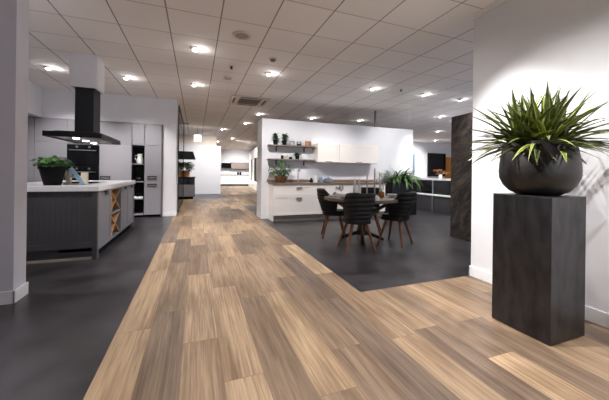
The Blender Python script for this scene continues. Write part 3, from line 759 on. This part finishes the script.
# ------------------------------------------------------------------ fern planter
r = thing('fern_planter', 'black box planter with a wide arching fern at the end of the white wall', 'planter', (5.50, 6.87, 0))
b = BM(); box(b, 5.08, 6.68, 0, 5.92, 7.06, .93)
wpart('planter_box', b, M['black'], r, r, .004)
wpart('soil', box(BM(), 5.11, 6.71, .931, 5.89, 7.03, .94), M['soil'], r, r)
random.seed(21); b, lay = foliage()
def frond(base, a, L_, el, droop, yl):
    d = Vector((math.cos(a)*math.cos(el), math.sin(a)*math.cos(el), math.sin(el))); p = Vector(base); pts = []
    n = 11
    for i in range(n+1):
        pts.append((p.copy(), d.copy())); d = (d+Vector((0, 0, -1))*droop/n).normalized(); p = p+d*L_/n
        if p.y > yl: p.y = yl
    tone = random.uniform(0, .75)
    for i, (q, dd) in enumerate(pts[1:]):
        t = (i+1)/n; s = dd.cross(Vector((0, 0, 1)))
        if s.length < .1: s = Vector((1, 0, 0))
        s.normalize(); ll = .075*math.sin(PI*min(1, t*.85+.12))+.012
        for sg in (-1, 1):
            ld = s*sg+dd*.5
            if q.y > yl-.07: ld.y = min(ld.y, 0)
            leaf(b, lay, q, ld, ll, .046, .5, .1, tone+random.uniform(-.1, .15), 2, 'oval', .05)
    leaf(b, lay, pts[0][0], pts[0][1], L_*.3, .01, .3, .1, tone, 3, 'blade', 0)
for i in range(150):
    a = random.uniform(0, 2*PI); cx = random.uniform(5.22, 5.80); dr = random.uniform(1.4, 3.2); L2 = random.uniform(.4, .72); el = random.uniform(.75, 1.45)
    if math.sin(a) > .0: L2 *= .4; el = max(el, 1.15)
    if math.cos(a) < 0 and cx < 5.4: L2 *= .75
    leaf(b, lay, (cx, 6.84+random.uniform(-.08, .06), .93), (math.cos(a)*math.cos(el), math.sin(a)*math.cos(el), math.sin(el)), L2, .045, dr, .15, random.uniform(.0, .8), 9, 'blade', .05)
for cx in (5.26, 5.42, 5.60, 5.76):
    for i in range(16):
        a = random.uniform(0, 2*PI)
        lf = math.cos(a) < -.2 and cx < 5.5
        frond((cx+random.uniform(-.08, .08), 6.86+random.uniform(-.08, .08), .94), a, random.uniform(.32, .6), random.uniform(.7, 1.45) if not lf else random.uniform(.8, 1.4), random.uniform(1.6, 3) if not lf else random.uniform(.9, 1.6), 7.05)
bmesh.ops.translate(b, verts=b.verts, vec=-r.location)
part('fronds', b, M['fern'], r)

# ------------------------------------------------------------------ stone slab
sl = solo('stone_slab', box(BM(), 0, -1.3, 0, .16, 0, 2.25), M['stone'], 'tall dark brown stone slab standing beyond the right wall end', 'stone panel', (4.52, 4.20, 0), -.10, bevel=.004)

# ------------------------------------------------------------------ glass display counter, right back
g = thing('display_counter', 'glass fronted counter with white worktop behind the fern planter', 'counter', (7.2, 7.0, 0))
wpart('worktop', box(BM(), 6.84, 5.2, .985, 7.55, 8.9, 1.03), M['top'], g, g, .003)
b = BM(); box(b, 6.90, 5.25, 0, 7.5, 8.85, .50); wpart('base', b, M['anth'], g, g)
wpart('white_shelf', box(BM(), 6.86, 5.25, .50, 7.5, 8.85, .545), M['white'], g, g)
wpart('rear_panel', box(BM(), 7.48, 5.25, .545, 7.5, 8.85, .985), M['white'], g, g)
for yy in (5.3, 6.1, 7.05, 8.0, 8.8): wpart('post', box(BM(), 6.865, yy, .0, 6.895, yy+.03, .985), M['steel'], g, g)
wpart('glass_front', box(BM(), 6.872, 5.33, .55, 6.878, 8.8, .98), M['glass'], g, g)
r = thing('flower_vase', 'white vase of orange brown flowers on the glass counter', 'vase', (6.98, 6.86, 1.03))
part('vase', lathe(BM(), [(.04, 0), (.06, .05), (.035, .12), (.045, .14), (.038, .138), (.03, .1)], seg=20), M['white'], r)
random.seed(5); b = BM()
for i in range(20):
    a = random.uniform(0, 2*PI); rr = random.uniform(.02, .22); p = Vector((rr*math.cos(a), rr*math.sin(a), random.uniform(.2, .34)-rr*.3))
    tube(b, [(0, 0, .1), (p.x*.6, p.y*.6, p.z*.8), tuple(p)], .003, 5)
part('stems', b, M['stem'], r)
random.seed(5); b, lay = foliage()
for i in range(20):
    a = random.uniform(0, 2*PI); rr = random.uniform(.02, .22); p = Vector((rr*math.cos(a), rr*math.sin(a), random.uniform(.2, .34)-rr*.3))
    for k in range(9):
        aa = k*2*PI/9; leaf(b, lay, p, (math.cos(aa), math.sin(aa), random.uniform(.2, 1)), .05, .035, .6, .2, .3, 3, 'oval', 0)
part('petals', b, M['flower'], r)
solo('orange_banner', box(BM(), 14.06, 13.42, 0, 14.5, 13.499, 2.2), M['orange'], 'upright orange panel beside the dark far window', 'panel')
sb = thing('sideboard', 'long white sideboard standing below the dark far window', 'sideboard', (13, 13, 0))
wpart('body', box(BM(), 10.4, 12.7, .08, 15.2, 13.15, .9), M['white'], sb, sb, .004)
wpart('plinth', box(BM(), 10.45, 12.75, 0, 15.15, 13.1, .08), M['greyedge'], sb, sb)

# ------------------------------------------------------------------ far left display (corridor)
d = thing('cooking_block', 'grey cooking block with black top beyond the glass screen', 'kitchen block', (-.38, 12.9, 0))
wpart('body', box(BM(), -1.5, 12.95, .10, -.04, 13.6, .88), M['anth'], d, d)
wpart('worktop', box(BM(), -1.52, 12.92, .88, -.02, 13.65, .925), M['black'], d, d, .002)
wpart('plinth', box(BM(), -1.45, 13.0, 0, -.1, 13.55, .10), M['blackmatt'], d, d)
for xa, xb in ((-.95, -.52), (-.50, -.06)):
    e = wpart('drawer', box(BM(), xa, 12.93, .12, xb, 12.95, .60), M['grey'], d, d, .002)
wpart('niche', box(BM(), -.95, 12.94, .63, -.06, 12.95, .86), M['blackgloss'], d, d)
shelf_plant(-.38, 13.25, .925, 'leafy plant in an orange basket on the far cooking block', .30, .27, .40, .34, 'fern', 8, 1.0)
for o in bpy.data.objects:
    if o.parent and o.parent.get('label', '').startswith('leafy plant in an orange basket') and o.name.startswith('pot'):
        o.data = o.data.copy(); o.data.materials[0] = M['terracotta']
h = thing('wall_hood', 'wide black hood hanging over the far cooking block', 'extractor hood', (-.5, 13.25, 1.66))
b = BM(); prism(b, [(-1.5, 1.66), (-.02, 1.66), (-.12, 1.98), (-1.4, 1.98)], 'y', 12.95, 13.55); wpart('canopy', b, M['black'], h, h)
wpart('duct', box(BM(), -.85, 13.1, 1.98, -.6, 13.4, CE-.002), M['black'], h, h)
pl = thing('pendant_lamp', 'white cube pendant lamp hanging in front of the far corridor wall', 'pendant lamp', (.06, 13.0, 2.40))
wpart('shade', box(BM(), -.09, 12.87, 2.42, .19, 13.15, 2.68), M['cube'], pl, pl, .005)
wpart('cord', tube(BM(), [(.05, 13.01, 2.68), (.05, 13.01, CE)], .006, 6), M['blackmatt'], pl, pl)

# far kitchen
k = thing('far_base_cabinets', 'low white handleless cabinet row at the far end of the corridor', 'cabinet', (3.0, 24.2, 0))
wpart('body', box(BM(), 1.85, 24.02, .16, 6.2, 24.7, .85), M['white'], k, k)
wpart('plinth', box(BM(), 1.9, 24.08, 0, 6.2, 24.7, .16), M['anth'], k, k)
for i in range(3):
    for z0, z1 in ((.17, .48), (.52, .84)):
        wpart('drawer', box(BM(), 1.87+i*1.42, 24.0, z0, 1.87+(i+1)*1.42-.03, 24.02, z1), M['white'], k, k)
solo('far_worktop', box(BM(), 1.82, 23.98, .852, 6.25, 24.74, .91), M['greyedge'], 'dark worktop on the far white cabinet row', 'worktop')
solo('wall_unit', box(BM(), 1.95, 24.3, 1.46, 2.68, 24.74, 1.86), M['blackgloss'], 'black wall unit above the far white cabinets', 'wall unit', bevel=.005)
solo('far_wall_cabinet', box(BM(), 2.69, 24.3, 1.40, 6.2, 24.74, 1.93), M['brownpanel'], 'long grey brown wall cabinet on the far wall', 'cabinet', bevel=.005)
for i, x in enumerate((3.22, 3.42)):
    solo('coffee_canister', lathe(BM(), [(.07, 0), (.08, .02), (.08, .2), (.03, .24)], seg=16), M['blackmatt'], ('left' if i == 0 else 'right')+' black canister on the far worktop', 'canister', (x, 24.2, .91))

# white wardrobe wall along the right of the corridor
wd = thing('wardrobe_display', 'tall white fitted wardrobe with dark openings along the far corridor', 'wardrobe', (3.47, 17.2, 0), -.087)
L_ = 6.8
part('fascia', box(BM(), 0, 0, 2.08, .6, L_, 2.72), M['white'], wd)
part('base', box(BM(), 0, 0, 0, .6, L_, .55), M['white'], wd)
part('back', box(BM(), .5, 0, .55, .6, L_, 2.08), M['grey'], wd)
for i, (a, bb, mm) in enumerate(((0, .25, 'white'), (.9, 1.3, 'brownpanel'), (1.9, 2.6, 'black'), (3.4, 4.1, 'white'), (4.6, 5.4, 'brownpanel'), (6.2, 6.8, 'white'))):
    part('panel', box(BM(), .01, a, .55, .5, bb, 2.08), M[mm], wd)

# ------------------------------------------------------------------ plinth, bowl and yucca
pz = 1.018
r = thing('display_plinth', 'tall dark zinc plinth standing by the white wall on the right', 'plinth', (2.47, 1.48, 0))
b = BM(); box(b, 2.276, 1.27, .004, 2.668, 1.69, pz-.004); wpart('body', b, M['zinc'], r, r, .003)
wpart('top_plate', box(BM(), 2.274, 1.268, pz-.004, 2.670, 1.692, pz), M['zinc'], r, r, .001)
wpart('base_shadow_gap', box(BM(), 2.286, 1.28, 0, 2.658, 1.68, .004), M['blackmatt'], r, r)
r = thing('bowl_planter', 'large charcoal bowl planter with a spiky green yucca on the plinth', 'potted plant', (2.475, 1.48, pz))
prof = [(.10, 0), (.135, .004), (.185, .03), (.225, .075), (.248, .13), (.253, .175), (.250, .235), (.241, .30), (.230, .36), (.224, .40), (.212, .402), (.208, .39), (.210, .345)]
part('bowl', lathe(BM(), prof, seg=72), M['bowl'], r)
part('soil', lathe(BM(), [(.01, .352), (.205, .346), (.01, .36)], seg=30, cap=False), M['soil'], r)
random.seed(33); b, lay = foliage()
crowns = [(0, 0, .36), (-.11, .06, .36), (.08, -.09, .36), (.06, .11, .36), (-.08, -.10, .36), (.12, .02, .36), (-.02, .12, .36)]
XMAX = 2.985-2.475-.03
def place_leaf(bx, by, bz, a, el, L2, wdt, droop, tone, edge):
    # shorten leaves that would run into the wall on the right
    dx = math.cos(a)*math.cos(el)
    d = Vector((math.cos(a)*math.cos(el), math.sin(a)*math.cos(el), math.sin(el)))
    q = d.copy(); ex = 0
    for _ in range(9): q = (q+Vector((0, 0, -1))*droop/9).normalized(); ex += q.x/9
    if ex > 0: L2 = min(L2, (XMAX-bx)/ex)
    if L2 < .14: return
    leaf(b, lay, (bx, by, bz), d, L2, wdt, droop, .22, tone, 9, 'blade', edge)
for ci, (cx, cy, cz) in enumerate(crowns):
    for i in range(36):
        t = i/36; a = i*2.39996+ci*.7+random.uniform(-.2, .2)
        el = math.radians(86-84*t**.8+random.uniform(-7, 7)); L2 = random.uniform(.38, .50)*(1 if t > .3 else .88)
        tone = random.choice((.0, .04, .08, .12, .2, .3)) if random.random() < .94 else .7
        place_leaf(cx+.02*math.cos(a), cy+.02*math.sin(a), cz+.05*(1-t), a, el, L2, random.uniform(.034, .05), random.uniform(.1, .6)+.35*t, tone, random.choice((.08, .2, .4, .6)))
for i in range(16):
    a = i*2*PI/16+random.uniform(-.1, .1)
    place_leaf(.1*math.cos(a), .1*math.sin(a), .37, a, math.radians(random.uniform(10, 32)), random.uniform(.42, .54), random.uniform(.018, .028), random.uniform(.3, .9), random.choice((.1, .2, .3)), random.choice((.3, .5)))
part('leaves', b, M['yucca'], r)

# ------------------------------------------------------------------ ceiling fittings
def downlight_proto():
    r = thing('ceiling_spotlight', 'x', 'ceiling light', (0, 0, CE-.001), 0, 'recessed spotlights in the tiled ceiling')
    part('trim_ring', lathe(BM(), [(.052, 0), (.075, 0), (.073, -.008), (.052, -.010), (.052, 0)], seg=28, cap=False), M['plasticw'], r)
    b = BM(); lathe(b, [(.045, 0), (.046, -.03), (.042, -.034)], seg=24); bmesh.ops.rotate(b, verts=b.verts, cent=(0, 0, 0), matrix=Matrix.Rotation(-.3, 3, 'X'))
    part('lamp_head', b, M['plasticw'], r)
    b = BM(); lathe(b, [(.036, -.0345), (.034, -.040)], seg=24); bmesh.ops.rotate(b, verts=b.verts, cent=(0, 0, 0), matrix=Matrix.Rotation(-.3, 3, 'X'))
    part('lens', b, M['lens'], r)
    return r
LIGHTS = [(-.035, 4.67, 'ceiling spotlight nearest the camera above the oak walkway', 0), (-.06, 6.61, 'second ceiling spotlight above the left side of the walkway', 0),
 (-1.32, 6.64, 'ceiling spotlight just right of the white duct box', .4), (-2.52, 6.55, 'ceiling spotlight left of the white duct box', .4),
 (1.25, 5.33, 'ceiling spotlight beside the small round detectors', -.5), (3.55, 5.40, 'ceiling spotlight above the far edge of the dining table', -.5), (4.91, 5.35, 'bright ceiling spotlight left of the one by the right wall', .2),
 (6.04, 5.36, 'ceiling spotlight beside the top of the right wall', 2.4), (7.24, 7.17, 'ceiling spotlight left of the stone slab, nearest of that row', 0), (9.65, 9.70, 'middle ceiling spotlight left of the stone slab', 0),
 (5.28, 8.82, 'ceiling spotlight behind the white wall, right of the one above the shelves', 0), (12.1, 12.3, 'farthest ceiling spotlight near the dark window', 0), (1.82, 9.15, 'ceiling spotlight just beyond the air conditioner', 0), (1.72, 11.1, 'ceiling spotlight two steps beyond the air conditioner', 0),
 (3.6, 9.07, 'ceiling spotlight above the shelves behind the white wall', 0), (1.04, 13.1, 'ceiling spotlight before the far corridor wall', 0), (1.23, 18.4, 'ceiling spotlight past the far corridor wall', 0), (1.84, 16.4, 'ceiling spotlight above the entrance to the far kitchen', 0)]
p0 = downlight_proto(); p0.location = (LIGHTS[0][0], LIGHTS[0][1], CE-.001); p0['label'] = LIGHTS[0][2]
for (x, y, lb, rz) in LIGHTS[1:]:
    dup(p0, (x, y, CE-.001), rz, lb)
r = thing('ceiling_speaker', 'round beige speaker grille in a ceiling tile above the walkway', 'ceiling speaker', (.561, 3.988, CE-.001))
part('rim', lathe(BM(), [(.09, 0), (.125, 0), (.12, -.012), (.09, -.014)], seg=36, cap=False), M['plasticw'], r)
part('grille', lathe(BM(), [(.09, -.004), (.088, -.012), (.01, -.016)], seg=36), M['beige'], r)
r = thing('smoke_detector', 'round smoke detector beyond the beige ceiling speaker', 'smoke detector', (1.152, 4.622, CE-.001))
part('base', lathe(BM(), [(.065, 0), (.063, -.018)], seg=28), M['plasticw'], r)
part('sensor', lathe(BM(), [(.045, -.018), (.038, -.045), (.02, -.05)], seg=24), M['greyedge'], r)
def sprinkler(x, y, lb):
    r = thing('sprinkler', lb, 'sprinkler', (x, y, CE-.001), 0, 'small ceiling sprinklers')
    part('cap', lathe(BM(), [(.03, 0), (.028, -.006)], seg=16), M['greyedge'], r); part('nozzle', lathe(BM(), [(.012, -.006), (.012, -.035), (.024, -.038), (.024, -.042)], seg=12), M['blackmatt'], r)
sprinkler(.564, 5.25, 'small dark sprinkler next to the square emergency light'); sprinkler(4.19, 5.25, 'small dark sprinkler left of the bright spotlight by the right wall')
sprinkler(-2.0, 6.1, 'small dark sprinkler left of the white duct box')
r = thing('motion_sensor', 'small square white sensor box on the ceiling above the walkway', 'sensor', (.565, 5.86, CE-.001))
part('housing', box(BM(), -.08, -.08, -.03, .08, .08, 0), M['plasticw'], r, .006); part('lens_cover', box(BM(), -.05, -.05, -.045, .05, .05, -.03), M['steel'], r, .004)
r = thing('air_conditioner', 'square ceiling cassette air conditioner with a grey grille', 'air conditioner', (1.27, 7.62, CE-.001))
part('frame', box(BM(), -.48, -.48, -.02, .48, .48, 0), M['plasticw'], r, .006)
b = BM(); box(b, -.27, -.27, -.026, .27, .27, -.02)
for i in range(14): box(b, -.25, -.25+i*.037, -.032, .25, -.25+i*.037+.018, -.026)
part('grille', b, M['darkgrille'], r)
for (a0, b0, a1, b1) in ((-.26, -.41, .26, -.36), (-.26, .36, .26, .41), (-.41, -.26, -.36, .26), (.36, -.26, .41, .26)):
    part('air_slot', box(BM(), a0, b0, -.024, a1, b1, -.02), M['black'], r)
solo('ceiling_vent', box(BM(), -.15, -.15, -.012, .15, .15, 0), M['greyedge'], 'dark square vent in the ceiling before the far corridor wall', 'vent', (-.42, 12.2, CE-.001), bevel=.003)

# ------------------------------------------------------------------ lights
def spot(x, y, z, tx, ty, tz, w, deg, blend=.6, size=.05, col=(1, .975, .95)):
    l = bpy.data.lights.new('spot', 'SPOT'); l.energy = w; l.spot_size = math.radians(deg); l.spot_blend = blend; l.shadow_soft_size = size; l.color = col
    o = bpy.data.objects.new('spot_lamp', l); COL.objects.link(o); o.location = (x, y, z)
    o.rotation_euler = (Vector((tx, ty, tz))-Vector((x, y, z))).to_track_quat('-Z', 'Y').to_euler(); return o
Z = CE-.06
for (x, y, lb, rz) in LIGHTS:
    l = bpy.data.lights.new('spill', 'POINT'); l.energy = 1.3; l.shadow_soft_size = .03; l.color = (1, .97, .95)
    o = bpy.data.objects.new('spill_lamp', l); COL.objects.link(o); o.location = (x+.07, y+.02, CE-.07)
# pools on the floor; spots with no ceiling fitting are added unseen lamps
FL = [(-.035, 4.67, 0, 4.4, 190), (-.06, 6.61, .2, 6.8, 190), (1.25, 5.33, .9, 5.3, 190), (.6, 2.9, .6, 2.6, 120), (-.2, .9, -.2, 1.1, 190), (2.3, .7, 2.3, 1.0, 190), (2.4, 2.1, 2.4, 1.9, 170),
      (-.4, -.8, -.4, -.8, 250), (1.4, -1.2, 1.4, -1.2, 250), (-2.0, 3.6, -1.5, 3.9, 120), (-1.32, 6.64, -.9, 6.6, 140), (-2.52, 6.55, -3.0, 6.5, 100),
      (3.55, 5.40, 3.4, 4.8, 120), (4.91, 5.35, 4.9, 5.0, 150), (6.04, 5.36, 5.9, 5.0, 150), (4.2, 3.0, 3.6, 3.4, 70), (7.24, 7.17, 6.8, 6.9, 170), (9.65, 9.7, 9.6, 9.7, 260), (12.1, 12.3, 12.1, 12.2, 260),
      (1.82, 9.15, 1.0, 9.2, 220), (1.72, 11.1, 1.0, 11.2, 220), (3.6, 9.07, 3.6, 9.2, 120), (-1.5, 11, -1.5, 11, 150), (1.04, 13.1, .8, 13.4, 240), (1.84, 16.4, 2.2, 17, 340), (1.23, 18.4, 2.2, 19.4, 340), (3.0, 21.5, 3.0, 22, 400)]
for (x, y, tx, ty, w_) in FL: spot(x, y, Z, tx, ty, 0, w_, 84, .8, .04)
# accent beams on walls and furniture; many from added lamps with no fitting
spot(-1.1, 1.55, Z, -1.75, 1.7, 0, 600, 52, 1)  # unseen lamp added to lift the near left vinyl
spot(2.45, -2.0, Z, 2.55, 1.3, .75, 620, 20, 1, .03)  # unseen lamp added to lighten the plinth's camera-facing side
spot(4.2, 3.4, Z, 4.45, 3.8, .9, 120, 60, .9)
spot(5.6, 6.3, Z, 7.0, 6.9, .6, 160, 80, .9)
spot(5.9, 5.3, Z, 5.5, 6.8, .9, 60, 50, .9)
spot(-1.32, 6.64, Z, -1.2, 8.2, 1.1, 190, 70, .9)
spot(-2.52, 6.55, Z, -2.6, 8.2, 1.2, 190, 70, .8)
spot(1.25, 5.33, Z, 2.2, 7.1, 1.15, 165, 84, 1, .022)
spot(3.55, 5.40, Z, 3.4, 7.1, 1.0, 105, 84, 1, .025)
spot(4.91, 5.35, Z, 5.5, 7.1, 1.5, 135, 84, 1, .03)
spot(1.04, 13.1, Z, .7, 15.8, 1.2, 520, 80, .9)
spot(3.0, 21.5, Z, 3.2, 24, .8, 500, 90, .9)
spot(.1, 12.0, Z, -.35, 13.2, 1.1, 110, 50, .9)
spot(2.0, 17.0, Z, 3.6, 19.5, 1.4, 500, 80, .9)
spot(11.5, 11.8, Z, 11.6, 13.5, 1.3, 220, 90, .9)
spot(.35, 1.95, Z, 2.6, 1.45, 1.0, 310, 62, .8, .012)
spot(.75, 4.2, Z, 2.6, 1.5, .5, 110, 50, .7, .03)
spot(1.6, 3.6, Z, 2.985, 2.3, 1.3, 40, 70, .9, .03)
al = bpy.data.lights.new('counter_fill', 'AREA'); al.shape = 'RECTANGLE'; al.size = .05; al.size_y = 3.3; al.energy = 14; al.color = (.92, .97, 1)  # fill light added under the worktop to brighten the counter's inside
ao = bpy.data.objects.new('counter_fill', al); COL.objects.link(ao); ao.location = (7.1, 7.05, .975)
for y in (5.50, 5.92, 6.34): spot(-1.755, y, 1.645, -1.75, y, 0, 5, 110, .6, .03)

wd_ = bpy.data.worlds.new('world'); sc.world = wd_; wd_.use_nodes = True
bg = wd_.node_tree.nodes['Background']; bg.inputs[0].default_value = lin((222, 228, 245)); bg.inputs[1].default_value = .85

# ------------------------------------------------------------------ camera
cam = bpy.data.cameras.new('camera'); co = bpy.data.objects.new('camera', cam); COL.objects.link(co); sc.camera = co
yaw, roll = .3568, .0124
fv = Vector((math.sin(yaw), math.cos(yaw), 0)); rv = Vector((math.cos(yaw), -math.sin(yaw), 0)); uv = Vector((0, 0, 1))
r2 = rv*math.cos(roll)+uv*math.sin(roll); u2 = -rv*math.sin(roll)+uv*math.cos(roll)
mt = Matrix((r2, u2, -fv)).transposed().to_4x4(); mt.translation = (0, 0, 1.168); co.matrix_world = mt
cam.sensor_width = 36; cam.lens = 36*291.26/609; cam.shift_y = (172.49-200)/609; cam.clip_start = .05; cam.clip_end = 100

vs = sc.view_settings; vs.view_transform = 'Standard'; vs.look = 'None'; vs.gamma = 1; vs.exposure = .45; vs.use_curve_mapping = False
